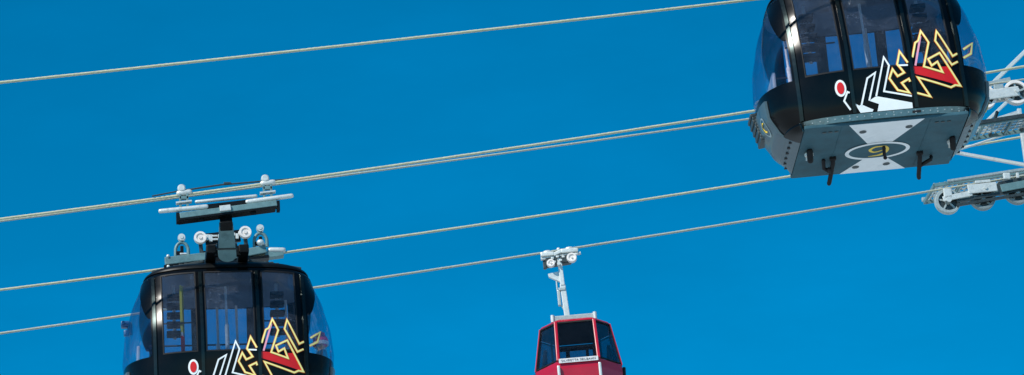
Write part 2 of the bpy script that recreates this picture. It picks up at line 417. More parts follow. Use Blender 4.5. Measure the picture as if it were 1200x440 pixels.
# ------------------------------------------------------------------ the big black cabin
def ribbon(mb, pts, width, off, mi, closed=False, th=.004):
    """painted line: a thin strip laid on the cabin's front surface along (x, z) points"""
    P = [Vector(p) for p in pts]
    if closed: P = P+[P[0]]
    n = len(P); L, Rr = [], []
    for i, p in enumerate(P):
        if closed and i in (0, n-1): d0 = (P[0]-P[-2]).normalized(); d1 = (P[1]-P[0]).normalized()
        else:
            d0 = (P[i]-P[i-1]).normalized() if i else (P[1]-P[0]).normalized()
            d1 = (P[i+1]-P[i]).normalized() if i < n-1 else d0
        nrm = Vector((-(d0+d1).y, (d0+d1).x))
        if nrm.length < 1e-4: nrm = Vector((-d0.y, d0.x))
        nrm.normalize(); c = max(.42, nrm.dot(Vector((-d0.y, d0.x))))
        L.append(p+nrm*width/2/c); Rr.append(p-nrm*width/2/c)
    for i in range(n-1):
        k = max(1, int((P[i+1]-P[i]).length/.04))
        def f(o_, u, v, i=i):
            a = L[i].lerp(L[i+1], v); b = Rr[i].lerp(Rr[i+1], v); q = a.lerp(b, u)
            return Vector((q.x, front_y(q.x, q.y, o_), q.y))
        mb.shell(lambda u, v: f(off+th, u, v), lambda u, v: f(off, u, v), 1, k, mi, False)
def fill(mb, pts, off, mi, th=.003):
    bm = bmesh.new(); vs = [bm.verts.new((p[0], 0, p[1])) for p in pts]
    for tri in tessellate_polygon([[Vector((p[0], p[1], 0)) for p in pts]]):
        try: bm.faces.new([vs[i] for i in tri])
        except ValueError: pass
    for _ in range(4):
        es = [e for e in bm.edges if e.calc_length() > .07]
        if not es: break
        bmesh.ops.subdivide_edges(bm, edges=es, cuts=1); bmesh.ops.triangulate(bm, faces=bm.faces[:])
    bm.verts.index_update()
    for o_ in (off+th, off): mb.add([Vector((v.co.x, front_y(v.co.x, v.co.z, o_), v.co.z)) for v in bm.verts], [[v.index for v in f.verts] for f in bm.faces], mi, True)
    bm.free()

ART = {
'hook': [(-0.468, 0.388), (-0.496, 0.404), (-0.557, 0.281), (-0.483, 0.151)],
'patch_a': [(-0.411, 0.222), (-0.361, 0.185), (-0.327, 0.199), (-0.169, 0.129), (-0.182, 0.101), (-0.35, 0.098)],
'I': [(-0.327, 0.199), (-0.2, 0.564), (-0.081, 0.632), (-0.213, 0.252)],
'patch_b': [(-0.213, 0.252), (-0.109, 0.305), (0.375, 0.173), (0.375, 0.098), (-0.116, 0.098), (-0.084, 0.195)],
'S': [(-0.109, 0.305), (0.068, 0.845), (0.123, 0.717), (0.007, 0.363), (0.38, 0.262)],
'C': [(0.385, 0.464), (0.372, 0.504), (0.268, 0.456), (0.356, 0.309), (0.201, 0.36), (0.105, 0.532), (0.164, 0.657), (0.222, 0.554), (0.319, 0.596), (0.239, 0.723), (0.299, 0.909), (0.388, 0.735)],
'Cbar': [(0.236, 0.707), (0.385, 0.700)],
'G': [(0.445, 0.302), (0.639, 0.235), (0.498, 0.515), (0.948, 0.354), (1.016, 0.387), (1.092, 0.378), (0.86, 0.858), (0.683, 0.77), (0.718, 0.673), (0.809, 0.728), (0.861, 0.574), (0.605, 0.663), (0.727, 1.017), (0.644, 1.196), (0.585, 1.048), (0.536, 1.02), (0.466, 0.808)],
'Gpink': [(0.626, 1.121), (0.489, 0.685)],
'L1': [(1.108, 0.737), (1.011, 0.685), (0.826, 1.041), (0.87, 1.192), (1.045, 0.815), (1.12, 0.857)],
'L2': [(1.225, 0.930), (1.385, 1.055), (1.337, 0.887), (1.205, 0.8)],
'red': [(0.459, 0.677), (0.605, 0.663), (0.861, 0.574), (0.838, 0.656), (0.951, 0.662), (1.092, 0.378), (0.457, 0.575)],
}
ZW0, ZW1 = .70, 2.06
ZN, ZF = 3.08, 3.17               # height of the near and the far cable over the cabin floor
def add_actuator(root):
    # blue door actuator sticking out at the left end
    k = MB(); k.box((-1.56, .30, 1.62), (.16, .14, .10), bev=.03); k.box((-1.55, .30, 1.48), (.10, .10, .10), bev=.03); k.box((-1.50, .30, 1.55), (.08, .06, .2), bev=.02)
    k.lathe((-1.60, .22, 1.63), [(0, -.02), (.025, -.02), (.025, 0), (0, 0)], 10)
    k.build('door_actuator', M['blue'], root)

def make_cabin():
    root = empty('cable_car')
    # body: skirt, corner and window pillars, upper ring, dome
    b = MB()
    tf = lambda x0, x1, sgn: (lambda u, z: sgn*(t_of_x(x0, z)*(1-u)+t_of_x(x1, z)*u))
    def wall(x0, x1, z0, z1, sgn, nu, nv, off=0.0, th=.03, mi=0, mb=b):
        t = tf(x0, x1, sgn)
        mb.shell(lambda u, v: S(t(u, z0+(z1-z0)*v), z0+(z1-z0)*v, off), lambda u, v: S(t(u, z0+(z1-z0)*v), z0+(z1-z0)*v, off-th), nu, nv, mi)
    b.grid(lambda u, v: S(2*math.pi*u, ZW0*v, 0), 120, 10); b.grid(lambda u, v: S(2*math.pi*u, ZW0*v, -.03), 120, 10)
    b.grid(lambda u, v: S(2*math.pi*u, ZW0, -.03*v), 120, 1)
    b.grid(lambda u, v: S(2*math.pi*u, ZW1+.07*v, 0), 120, 2); b.grid(lambda u, v: S(2*math.pi*u, ZW1, -.1*v), 120, 1)
    for sgn in (1, -1):
        for x0, x1 in ((-1.20, -1.03), (-.50, -.375), (.375, .50), (1.03, 1.20)):
            wall(x0, x1, ZW0, ZW1, sgn, 4, 16)
    # dark corner piece behind the top of each end pane
    for sx in (1, -1):
        for sgn in (1, -1):
            def f(o_, u, v, sx=sx, sgn=sgn):
                z = 1.34+.71*v; wdt = (.10+.62*v**.8)
                t = sgn*t_of_x(sx*1.20, z); tt = t + (1 if sx*sgn > 0 else -1)*wdt*u*.5
                return S(tt, z, o_)
            b.shell(lambda u, v: f(0, u, v), lambda u, v: f(-.03, u, v), 6, 10)
    body = b.build('body', M['black'], root)
    rf = MB()
    def dome(u, v):
        t = 2*math.pi*u; e = S(t, 2.13, .015)
        k = math.cos(v*math.pi/2)
        return Vector((e.x*k**.62, e.y*k**.62, 2.13+.19*math.sin(v*math.pi/2)))
    rf.grid(dome, 120, 14); rf.grid(lambda u, v: S(2*math.pi*u, 2.13, .015-.05*v), 120, 1)
    roof = rf.build('roof', M['satin'], root)
    rr = MB()
    for sx in (-1, 1):
        for k in range(7): rr.box((sx*(.62+.085*k), -.30, 2.325-.014*k-.003*k*k), (.055, .42, .03), bev=.008)
        rr.bar((sx*.35, -.52, 2.345), (sx*1.16, -.48, 2.20), .05, .045, bev=.01)
    rr.build('vent_rack', M['darksteel'], roof)
    ceil = MB(); ceil.grid(lambda u, v: Vector((S(2*math.pi*u, 2.05, -.03).x*v, S(2*math.pi*u, 2.05, -.03).y*v, 2.04+.03*(1-v))), 60, 8)
    ceil.build('ceiling', M['ceiling'], root)
    fl = MB(); fl.grid(lambda u, v: Vector((S(2*math.pi*u, .12, -.035).x*v, S(2*math.pi*u, .12, -.035).y*v, .12)), 60, 4)
    fl.build('cabin_floor', M['floorin'], root)
    # panes, each with a rubber gasket
    for sgn in (1, -1):
        for x0, x1 in ((-1.03, -.50), (-.375, .375), (.50, 1.03)):
            p = MB(); wall(x0, x1, ZW0, ZW1, sgn, 8, 16, -.004, .010, mb=p)
            po = p.build('window', M['glass'], root)
            q = MB(); t = tf(x0, x1, sgn)
            e = .004
            for (ua, ub, za, zb) in ((0, .028, ZW0, ZW1), (.972, 1, ZW0, ZW1), (0, 1, ZW0, ZW0+.022), (0, 1, ZW1-.022, ZW1)):
                q.shell(lambda u, v: S(t(ua+(ub-ua)*u, za+(zb-za)*v), za+(zb-za)*v, e), lambda u, v: S(t(ua+(ub-ua)*u, za+(zb-za)*v), za+(zb-za)*v, -.02), 8, 12)
            q.build('gasket', M['rubber'], po)
    for sx in (1, -1):
        p = MB()
        def g_(o_, u, v, sx=sx):
            z = ZW0+(ZW1-ZW0)*v
            if sx > 0: t = t_of_x(1.20, z)*(1-2*u)
            else: t = t_of_x(-1.20, z)-2*(math.pi+t_of_x(-1.20, z))*u
            return S(t, z, o_)
        p.shell(lambda u, v: g_(-.004, u, v), lambda u, v: g_(-.012, u, v), 28, 18)
        po = p.build('end_window', M['glass_end'], root)
    # bright raised strips down the pillars
    for sgn in (1, -1):
        for x in (-1.135, -.425, .425, 1.135):
            q = MB(); wall(x-.024, x+.024, .10, 2.05, sgn, 2, 26, .022, .03, mb=q)
            q.build('pillar_strip', M['rail'], root)
    # door joint beside the left outer pillar, hand rail
    # bottom trim with bolts
    t_ = MB()
    for sgn in (1, -1):
        t = tf(-1.17, 1.17, sgn)
        t_.shell(lambda u, v: S(t(u, .0+.085*v), -.005+.09*v, .022), lambda u, v: S(t(u, .0+.085*v), -.005+.09*v, -.01), 40, 1)
    tr = t_.build('bottom_trim', M['trim'], root)
    bo = MB()
    for sgn in (1, -1):
        for i in range(23):
            x = -1.12+i*2.24/22
            y = sgn*-front_y(x, .045, .024)
            for dz in ((-.02, .022) if i % 3 == 0 else (0,)): bo.lathe((x, y, .042+dz), [(0, -.006), (.009, -.006), (.009, .006), (0, .006)], 8)
    bo.build('bolt', M['zinc'], tr)
    sl = MB(); y = front_y(.42, .045, .024); sl.box((.42, y, .042), (.12, .012, .035), bev=.004); sl.build('latch_slot', M['rubber'], tr)
    # end panels
    for sx in (-1, 1):
        e = MB()
        def fn(o_, u, v, sx=sx):
            z = .035+.545*v; y0 = -.40-.10*v; y = y0+(.66-y0)*u
            a, bb, n = prof(z); a += o_; bb += o_
            return Vector((sx*a*max(0, 1-(abs(y)/bb)**n)**(1/n), y, z))
        e.shell(lambda u, v: fn(.030, u, v), lambda u, v: fn(-.01, u, v), 20, 12)
        eo = e.build('end_panel', M['grey_end'], root)
        bd = MB(); pc0 = (.26, .52)
        def pt(dy, dz, off): return fn(.030+off, pc0[0]+dy/1.1, pc0[1]+dz/.545)
        def disc(r0, r1, off, mi):
            n = 32; vs = [pt(r_*math.cos(2*math.pi*k/n), r_*math.sin(2*math.pi*k/n), off) for r_ in (r0, r1) for k in range(n)]
            bd.add(vs, [(k, (k+1) % n, n+(k+1) % n, n+k) for k in range(n)], mi)
        disc(.001, .11, .004, 1); disc(.108, .132, .008, 0)
        for k in range(8):
            a0, a1 = 2.4-.5*k, 1.9-.5*k
            bd.bar(pt(.06*math.cos(a0), .06*math.sin(a0), .008), pt(.06*math.cos(a1), .06*math.sin(a1), .008), .022, .006, up=(sx, 0, 0), mi=2)
        bd.build('round_badge', [M['zinc'], M['grey_end'], M['yellow']], eo)
        # bevelled strip between the end panel and the underside, with slots
        sv = MB()
        def bv(u, v, o_=0.0, sx=sx, ya=-.40, yb=.86):
            y = ya+(yb-ya)*u; a, bb, n = prof(.06); xo = (a+.03)*max(0, 1-(abs(y)/(bb+.03))**n)**(1/n)
            xi = 1.15; w_ = v; return Vector((sx*(xi+(max(xo, xi+.02)-xi)*w_+.0*o_), y, -.048+.11*w_**1.3-o_))
        sv.shell(lambda u, v: bv(u, v, .0), lambda u, v: bv(u, v, -.02), 24, 4)
        so2 = sv.build('bottom_bevel', M['grey_end'], root)
        sv = MB(); sv.shell(lambda u, v: bv(u, v, .0, ya=-.86, yb=-.402), lambda u, v: bv(u, v, -.02, ya=-.86, yb=-.402), 12, 4); sv.build('corner_skirt', M['black'], root)
        s_ = MB()
        for k in range(6):
            u_ = .06+.155*k; p0 = bv(u_, .55, .004); s_.box(p0, (.05, .055, .012), bev=.004)
        s_.build('slot', M['rubber'], so2)
        if sx > 0: continue
        # ribbed rubber buffer high on the left end
        bf = MB(); pc = fn(.03, .5, .9)
        for k in range(9): bf.box((pc.x+sx*(.030-.006*(k % 2))+.012*k, .34, .66-.045*k), (.09-.012*(k % 2), .36, .047), bev=.012, rot=Matrix.Rotation(sx*.12, 3, 'Y'))
        bf.build('buffer', M['darksteel'], root)
    # underside with painted wedges, oval emblem and a swirl
    u = MB(); u.box((0, .025, -.022), (2.28, 1.87, .05), bev=.012)
    for x in (-.62, .62): u.box((x, .03, -.050), (.012, 1.75, .006))
    un = u.build('underside', M['under'], root)
    zs = -.0515
    def flat(name, polys, m, z, th=.003):
        mb = MB()
        for P_ in polys:
            n = len(P_); vs = [(x, y, z) for x, y in P_]+[(x, y, z-th) for x, y in P_]
            mb.add(vs, [tuple(range(n)), tuple(range(n, 2*n))[::-1]]+[(i, (i+1) % n, n+(i+1) % n, n+i) for i in range(n)])
        return mb.build(name, m, un)
    flat('white_wedge', [[(-.525, -.90), (.525, -.90), (.165, -.12), (-.165, -.12)]], M['white'], zs+.004)
    flat('white_wedge', [[(-.15, .42), (.15, .42), (.50, .95), (-.44, .95)]], M['white'], zs+.004)
    el = lambda rx, ry, n=48: [(rx*math.cos(2*math.pi*k/n), .145+ry*math.sin(2*math.pi*k/n)) for k in range(n)]
    o_, i_ = el(.46, .315), el(.405, .262)
    flat('emblem_ring', [[o_[k], o_[(k+1) % 48], i_[(k+1) % 48], i_[k]] for k in range(48)], M['white'], zs-.004)
    flat('emblem_disc', [el(.42, .275)], M['under'], zs-.001)
    G = [(.085, .11, .006), (.036, .160, .022), (-.05, .185, .036), (-.112, .095, .040), (-.058, .0, .036), (.022, -.015, .032), (.10, .0, .034), (.140, .12, .046), (.112, .24, .050), (.04, .312, .040), (-.11, .335, .006)]
    # smooth the swirl
    Q = []
    for i in range(len(G)-1):
        p0, p1, p2, p3 = (G[max(i-1, 0)], G[i], G[i+1], G[min(i+2, len(G)-1)])
        for k in range(5):
            t = k/5; Q.append(tuple(.5*((2*p1[j])+(-p0[j]+p2[j])*t+(2*p0[j]-5*p1[j]+4*p2[j]-p3[j])*t*t+(-p0[j]+3*p1[j]-3*p2[j]+p3[j])*t**3) for j in range(3)))
    Q.append(G[-1]); A_, B_ = [], []
    for i, (x, y, wd) in enumerate(Q):
        x0, y0 = Q[max(i-1, 0)][:2]; x1, y1 = Q[min(i+1, len(Q)-1)][:2]; d = Vector((x1-x0, y1-y0)).normalized()
        A_.append((x-d.y*wd/2, y+d.x*wd/2)); B_.append((x+d.y*wd/2, y-d.x*wd/2))
    flat('emblem_swirl', [[A_[k], A_[k+1], B_[k+1], B_[k]] for k in range(len(Q)-1)], M['yellow'], zs-.005)
    d_ = MB()
    for (x, y) in ((-.30, -.62), (.34, -.66), (-.24, .72), (.20, .70)): d_.lathe((x, y, zs-.003), [(0, 0), (.05, 0), (.05, -.004), (0, -.004)], 16, 'Z')
    for sx in (-1, 1):
        for k in range(3): d_.box((sx*(.70+.085*k)+.02, -.72, zs-.002), (.05, .035, .006))
    d_.build('inspection_cap', M['darksteel'], un)
    # hanging latches, plugs and centre peg
    for sx, x, y in ((-1, -.62, .40), (1, .63, .50)):
        h = MB(); h.tube([(x, y-.14, -.05), (x, y-.10, -.12), (x+.02*sx, y+.30, -.24), (x+.03*sx, y+.36, -.27)], .032, 10, rnd=True)
        h.tube([(x, y+.16, -.19), (x-.06, y-.02, -.16)] if sx < 0 else [(x, y+.10, -.18), (x+.17, y-.02, -.13), (x+.19, y+.04, -.06)], .028, 10, rnd=True)
        if sx < 0: h.tube([(x+.01, y+.12, -.19), (x-.12, y+.02, -.14), (x-.13, y-.12, -.06)], .028, 10, rnd=True)
        h.box((x, y-.14, -.07), (.09, .07, .05), bev=.01)
        h.build('latch_handle', M['rubber'], root)
    for x, y in ((-.99, -.06), (1.03, -.04)):
        k = MB(); k.tube([(x, y-.08, -.04), (x, y+.02, -.22)], .045, 12, rnd=True); ko = k.build('drain_plug', M['rubber'], root)
        k = MB(); k.lathe((x, y+.04, -.055), [(0, -.05), (.062, -.05), (.066, -.02), (.05, 0), (0, 0)], 18, 'Z'); k.tube([(x-.01, y+.12, -.05), (x-.02, y+.15, -.13)], .022, 8); k.build('plug_collar', M['bright'], ko)
    k = MB(); k.tube([(.07, -.02, -.05), (.07, .06, -.19)], .024, 10, rnd=True); k.ball((.08, .07, -.20), .028); k.build('centre_peg', M['rubber'], root)
    # lettering
    a = MB()
    for key, col in (('hook', 0), ('I', 0), ('S', 0), ('Cbar', 0)): ribbon(a, ART[key], .024, .009, col)
    ribbon(a, [(-.411, .222), (-.361, .185), (-.327, .199), (-.2, .13)], .02, .006, 0)
    fill(a, ART['patch_a'], .006, 0); fill(a, ART['patch_b'], .006, 0)
    ribbon(a, ART['Gpink'], .028, .0085, 3)
    for key in ('C', 'G', 'L1', 'L2'):
        ribbon(a, ART[key], .036, .006, 2); ribbon(a, ART[key], .023, .0115, 1)
    fill(a, ART['red'], .003, 4)
    a.build('lettering', [M['line_w'], M['line_y'], M['line_o'], M['line_p'], M['red2']], root)
    d = MB()
    E = lambda rx, rz: [(-.582+rx*math.cos(2*math.pi*k/28), .466+rz*math.sin(2*math.pi*k/28)) for k in range(28)]
    fill(d, E(.078, .118), .006, 0); fill(d, E(.050, .084), .011, 1)
    d.build('red_dot', [M['line_w'], M['red2']], root)
    # inside: benches, grab poles, ski racks
    for sx in (-1, 1):
        be = MB(); be.box((sx*1.20, 0, .42), (.38, 1.10, .06), bev=.02); be.box((sx*1.26, 0, .26), (.03, .9, .28), bev=.008)
        be.build('bench_seat', M['seat'], root)
        bk = MB()
        for yy in ((-.36, 0, .36) if sx < 0 else (.38,)): bk.box((sx*1.40, yy, .80), (.05, .30, .40), rot=Matrix.Rotation(sx*-.05, 3, 'Y'), bev=.02)
        bk.build('bench_backrest', M['seat'], root)
    for x, y in ((-.02, -.35), (.18, .55), (-.12, .60), (-1.05, .25), (.95, .35)):
        gp = MB(); gp.tube([(x, y, .13), (x, y, 1.98)], .019, 10, mi=0); gp.tube([(x, y, .72), (x, y, 1.36)], .032, 10)
        gp.build('grab_pole', M['wool'], root)
    hr = MB(); hr.tube([(-1.2, .62, 1.36), (1.2, .62, 1.36)], .014, 8); hr.tube([(-1.2, -.62, 1.30), (-.5, -.66, 1.30)], .012, 8); hr.tube([(.5, -.66, 1.30), (1.15, -.6, 1.30)], .012, 8)
    hr.build('handrail', M['rubber'], root)
    for x in (-.83, .76):
        k = MB(); k.tube([(x, -.42, 1.12), (x, -.42, 1.99)], .026, 8)
        ro = k.build('ski_rack', M['wool'], root)
        for i in range(5):
            k = MB(); z = 1.17+.150*i
            k.box((x, -.50, z), (.25-.01*i, .20, .066), bev=.02); k.box((x-.07, -.58, z+.0), (.07, .05, .05), bev=.01)
            k.build('ski_holder', M['rubber'], ro)
    # ---- grip hardware; sloped a little with the cables
    SL = .104
    def rz(x, z, side): return (ZN if side < 0 else ZF)+SL*x+z+(.06 if side > 0 and z > .05 else .05 if side > 0 else 0)
    yn, yf = -HALF, HALF
    gt = MB()
    for (xa, za, xb, zb) in ((-1.06, -.25, -.30, -.27), (.26, -.27, 1.00, -.25)):
        gt.tube([(xa, yn-.03, rz(xa, za, -1)), (xa*.4+xb*.6, yn-.03, rz(xa*.4+xb*.6, za*.4+zb*.6, -1)), (xb, yn-.03, rz(xb, zb, -1))], [.034, .036, .040] if xa < 0 else [.040, .036, .034], 14, rnd=True)
    gt.build('damper_tube', M['bright'], root)
    gt = MB(); gt.tube([(-.50, yn+.03, rz(-.5, -.145, -1)), (.45, yn+.03, rz(.45, -.165, -1))], .026, 12, rnd=True); gt.build('tension_tube', M['bright'], root)
    gt = MB(); gt.box((-.02, yn, rz(-.02, -.275, -1)), (.60, .10, .085), rot=Matrix.Rotation(-SL, 3, 'Y'), bev=.01)
    gt.build('grip_block', M['satin'], root)
    gt = MB(); gt.bar((-.74, yn, rz(-.74, -.375, -1)), (.74, yn, rz(.74, -.355, -1)), .16, .095, bev=.012)
    bmn = gt.build('grip_beam', M['greypaint'], root)
    gt = MB(); gt.bar((-.76, yn+.02, rz(-.76, -.436, -1)), (.72, yn+.02, rz(.72, -.416, -1)), .20, .032); gt.box((-.42, yn, rz(-.42, -.46, -1)), (.08, .08, .03)); gt.box((.38, yn, rz(.38, -.445, -1)), (.08, .08, .04))
    for x in (-.77, .76): gt.box((x, yn, rz(x, -.39, -1)), (.05, .13, .15))
    gt.build('beam_flange', M['satin'], bmn)
    gt = MB(); gt.box((-.05, yn-.09, rz(-.05, -.35, -1)), (.17, .05, .09), rot=Matrix.Rotation(-SL, 3, 'Y'), bev=.01); gt.build('beam_plate', M['bright'], bmn)
    for x in (-.67, .61):
        c = MB()
        c.tube([(x-.11, yn, rz(x-.11, .015, -1)), (x+.13, yn, rz(x+.13, .015, -1))], .044, 14, rnd=True)
        c.lathe((x-.03, yn, rz(x-.03, .085, -1)), [(0, -.05), (.045, -.05), (.062, -.03), (.062, .03), (.045, .05), (0, .05)], 20)
        c.box((x, yn, rz(x, -.145, -1)), (.24, .10, .022), bev=.006, rot=Matrix.Rotation(-SL, 3, 'Y'))
        c.build('rope_clamp', M['bright'], root)
        c = MB()
        for dx in (-.055, .055): c.box((x+dx, yn, rz(x+dx, -.14, -1)), (.034, .06, .28), bev=.006)
        c.box((x, yn, rz(x, -.07, -1)), (.14, .06, .05), bev=.006)
        c.build('clamp_post', M['greypaint'], root)
    gt = MB(); gt.tube([(-.78, yn, rz(-.78, .05, -1)), (-.1, yn, rz(-.1, .075, -1)), (.62, yn, rz(.62, .05, -1))], .014, 8); gt.box((0, yn, rz(.0, .085, -1)), (.11, .05, .03), bev=.006)
    gt.tube([(-1.15, yn, rz(-1.15, .02, -1)), (-.78, yn, rz(-.78, .05, -1))], .012, 8); gt.tube([(.66, yn, rz(.66, .05, -1)), (1.3, yn, rz(1.3, .02, -1))], .012, 8)
    gt.build('guide_rod', M['darksteel'], root)
    # arms from both beams down to the pivot over the roof
    for sy in (-1, 1):
        top = Vector((-.04, sy*(HALF-.02), rz(0, -.50, sy) if sy < 0 else rz(0, -.10, sy))); bot = Vector((-.01, sy*1.08, 2.27))
        d = (bot-top); L = d.length; d.normalize(); xx = Vector((1, 0, 0)); nn = xx.cross(d).normalized()*(1 if sy < 0 else -1)
        outl = [(-.105, .10), (.105, .10), (.14, L)]
        n = 14
        for k in range(n+1):
            a = math.pi*k/n; outl.append((.14*math.cos(a), L+.14*math.sin(a)))
        outl.append((-.14, L))
        c = MB(); vs = [top+xx*u+d*v+nn*.05 for u, v in outl]+[top+xx*u+d*v-nn*.05 for u, v in outl]; m_ = len(outl)
        c.add(vs, [tuple(range(m_)), tuple(range(m_, 2*m_))[::-1]]+[(i, (i+1) % m_, m_+(i+1) % m_, m_+i) for i in range(m_)])
        ar = c.build('hanger_arm', M['greypaint'], root)
        c = MB(); c.bar(top+d*-.02, top+d*.16, .19, .16, up=nn, bev=.01)
        c.build('arm_neck', M['satin'], ar)
        c = MB(); c.bar(top+xx*-.16+d*(L*.80), top+xx*.16+d*(L*.80), .03, .12, up=nn); c.build('arm_clip', M['darksteel'], ar)
    c = MB(); c.tube([(-.42, 0, 2.44), (.42, 0, 2.44)], .09, 16); c.box((-.25, 0, 2.36), (.16, 2.1, .13), bev=.02); c.box((.25, 0, 2.36), (.16, 2.1, .13), bev=.02); c.box((0, -.96, 2.34), (.40, .10, .16), bev=.02); c.box((0, .96, 2.34), (.40, .10, .16), bev=.02)
    c.build('roof_pivot', M['satin'], root)
    # far beam: two channels and an end plate
    c = MB()
    c.bar((-.88, yf, rz(-.88, .035, 1)), (-.12, yf, rz(-.12, .035, 1)), .16, .13, bev=.012)
    c.bar((.18, yf-.02, rz(.18, -.01, 1)), (.76, yf-.02, rz(.76, .03, 1)), .16, .13, bev=.012)
    c.bar((.74, yf, rz(.74, -.06, 1)), (1.04, yf, rz(1.04, -.055, 1)), .14, .12, bev=.012)
    fb = c.build('grip_beam', M['greypaint'], root)
    c = MB(); c.tube([(.78, yf-.04, rz(.78, .02, 1)), (1.08, yf-.04, rz(1.08, -.02, 1))], .048, 12, rnd=True)
    for z in (-.06, .11): c.ball((-.83, yf-.08, rz(-.83, z-.01, 1)), .028)
    c.ball((.67, yf-.12, rz(.67, .13, 1)), .062, sc=(1, .8, .85)); c.build('cable_sleeve', M['bright'], fb)
    c = MB(); c.box((-.1, yf, rz(-.1, .02, 1)), (.34, .12, .20), bev=.01); c.bar((-.9, yf+.02, rz(-.9, -.06, 1)), (.8, yf+.02, rz(.8, -.10, 1)), .2, .05)
    c.build('beam_flange', M['satin'], fb)
    for x in (-.60, .68):
        c = MB(); P_ = []
        for k in range(13):
            a = math.pi*k/12; P_.append((x-.105*math.cos(a), yf, rz(x, .10 if k in (0, 12) else .18+.155*math.sin(a), 1)))
        c.tube(P_, .027, 10); ao = c.build('guide_loop', M['greypaint'], root)
        c = MB(); c.lathe((x, yf, rz(x, .415, 1)), [(0, -.055), (.03, -.055), (.032, -.045), (.058, -.045), (.062, -.02), (.062, .02), (.058, .045), (0, .045)], 20); c.build('guide_roller', M['bright'], ao)
        c = MB(); c.box((x, yf, rz(x, .20, 1)), (.055, .06, .14), bev=.01); c.box((x-.05, yf, rz(x, .15, 1)), (.10, .06, .06), bev=.01); c.build('loop_latch', M['satin'], ao)
        c = MB(); c.box((x+.02, yf-.06, rz(x, .115, 1)), (.11, .04, .028), bev=.006); c.build('loop_bolt', M['bright'], ao)
    for x in (-.30, .43):
        c = MB(); c.lathe((x, yf-.10, rz(x, .34, 1)), [(0, -.05), (.03, -.05), (.03, -.03), (.060, -.03), (.066, -.045), (.098, -.045), (.102, -.02), (.102, .03), (0, .03)], 28); c.build('guide_wheel', M['liner'], root)
        c = MB(); c.bar((x, yf, rz(x, .30, 1)), (x+.02, yf, rz(x, .08, 1)), .06, .10, up=(0, 1, 0)); c.build('wheel_bracket', M['darksteel'], root)
    c = MB(); c.bar((-.22, yf, rz(-.22, .33, 1)), (.35, yf, rz(.35, .33, 1)), .07, .20, bev=.01); lk = c.build('wheel_link', M['satin'], root)
    c = MB()
    for x, z, w_, h_ in ((-.32, .35, .05, .10), (-.27, .33, .06, .12), (-.20, .36, .09, .03), (-.20, .30, .10, .03), (-.13, .34, .04, .07), (.10, .35, .06, .05), (.16, .31, .05, .09), (.20, .36, .04, .05)):
        x += .14; c.box((x, yf-.05, rz(x, z, 1)), (w_, .04, h_), bev=.008)
    c.build('link_bolt', M['bright'], lk)
    return root

left = make_cabin(); left.location = LOC_L; left.rotation_euler = (0, 0, YAW_L)
right = copy_tree(left); right.location = LOC_R; right.rotation_euler = (0, SWAY_R, YAW_R)
add_actuator(left)
G_ = 'large black cabins hanging from the cables'
tag(left, 'large black cabin at lower left with grips, rollers and arm above its roof', 'cable car', G_)
tag(right, 'large black cabin at upper right, oval emblem on its slate and white underside', 'cable car', G_)

# ------------------------------------------------------------------ skis and passenger in the left cabin
LM = Matrix.Translation(LOC_L) @ Matrix.Rotation(YAW_L, 4, 'Z')
sk = empty('ski_pair', LM @ Vector((-.715, -.62, .14)), (0, 0, YAW_L))
tag(sk, 'pair of yellow and red skis standing in the left window of the lower left cabin', 'skis')
for dx, dy_ in ((-.012, 0), (.014, .045)):
    k = MB()
    for z0, z1, mi in ((0, .66, 2), (.66, .96, 1), (.96, 1.02, 2), (1.02, 1.70, 0)):
        k.box((dx, dy_, (z0+z1)/2), (.036, .02, z1-z0), mi=mi)
    k.box((dx, dy_-.01, 1.74), (.03, .02, .08), rot=Matrix.Rotation(.2, 3, 'X'), mi=0)
    k.build('ski', [M['ski_y'] if 'ski_y' in M else M['line_y'], M['red2'], M['seat']], sk)

def skin_mesh(name, joints, edges, radii, m, parent, sub=2, root=0):
    me = bpy.data.meshes.new(name); me.from_pydata(joints, edges, []); o = bpy.data.objects.new(name, me); COL.objects.link(o)
    md = o.modifiers.new('skin', 'SKIN'); me.skin_vertices or None
    for i, r_ in enumerate(radii):
        v = me.skin_vertices[0].data[i]; v.radius = (r_, r_) if not isinstance(r_, tuple) else r_; v.use_root = (i == root)
    s_ = o.modifiers.new('sub', 'SUBSURF'); s_.levels = sub; s_.render_levels = sub
    dg = bpy.context.evaluated_depsgraph_get(); me2 = bpy.data.meshes.new_from_object(o.evaluated_get(dg))
    bpy.data.objects.remove(o); me2.materials.clear(); me2.materials.append(m)
    me2.polygons.foreach_set('use_smooth', [True]*len(me2.polygons))
    o = bpy.data.objects.new(name, me2); COL.objects.link(o); o.parent = parent; return o

# seated on the right-hand bench, facing -x; head turned to the window
pr = empty('person', LM @ Vector((1.44, -.12, .03)), (0, 0, YAW_L+R(8)))
pr.scale = (.93, .93, .93); tag(pr, 'seated person in pink and white knitted hat in the lower left cabin', 'person')
J = [(0, 0, .50), (-.01, 0, .70), (0, 0, .90), (0, 0, .985), (-.01, 0, 1.06), (-.012, 0, 1.17),
     (0, -.17, .90), (-.08, -.22, .68), (-.28, -.17, .58), (-.36, -.15, .56),
     (0, .17, .90), (-.08, .22, .68), (-.28, .17, .58), (-.36, .15, .56),
     (-.10, -.10, .49), (-.45, -.11, .50), (-.43, -.11, .10), (-.56, -.11, .05),
     (-.10, .10, .49), (-.45, .11, .50), (-.43, .11, .10), (-.56, .11, .05)]
E_ = [(0, 1), (1, 2), (2, 3), (3, 4), (4, 5), (2, 6), (6, 7), (7, 8), (8, 9), (2, 10), (10, 11), (11, 12), (12, 13), (0, 14), (14, 15), (15, 16), (16, 17), (0, 18), (18, 19), (19, 20), (20, 21)]
RD = [.13, .12, .12, .05, .085, .085, .06, .045, .035, .03, .06, .045, .035, .03, .09, .06, .045, .04, .09, .06, .045, .04]
body = skin_mesh('body', J, E_, RD, M['skin'], pr)
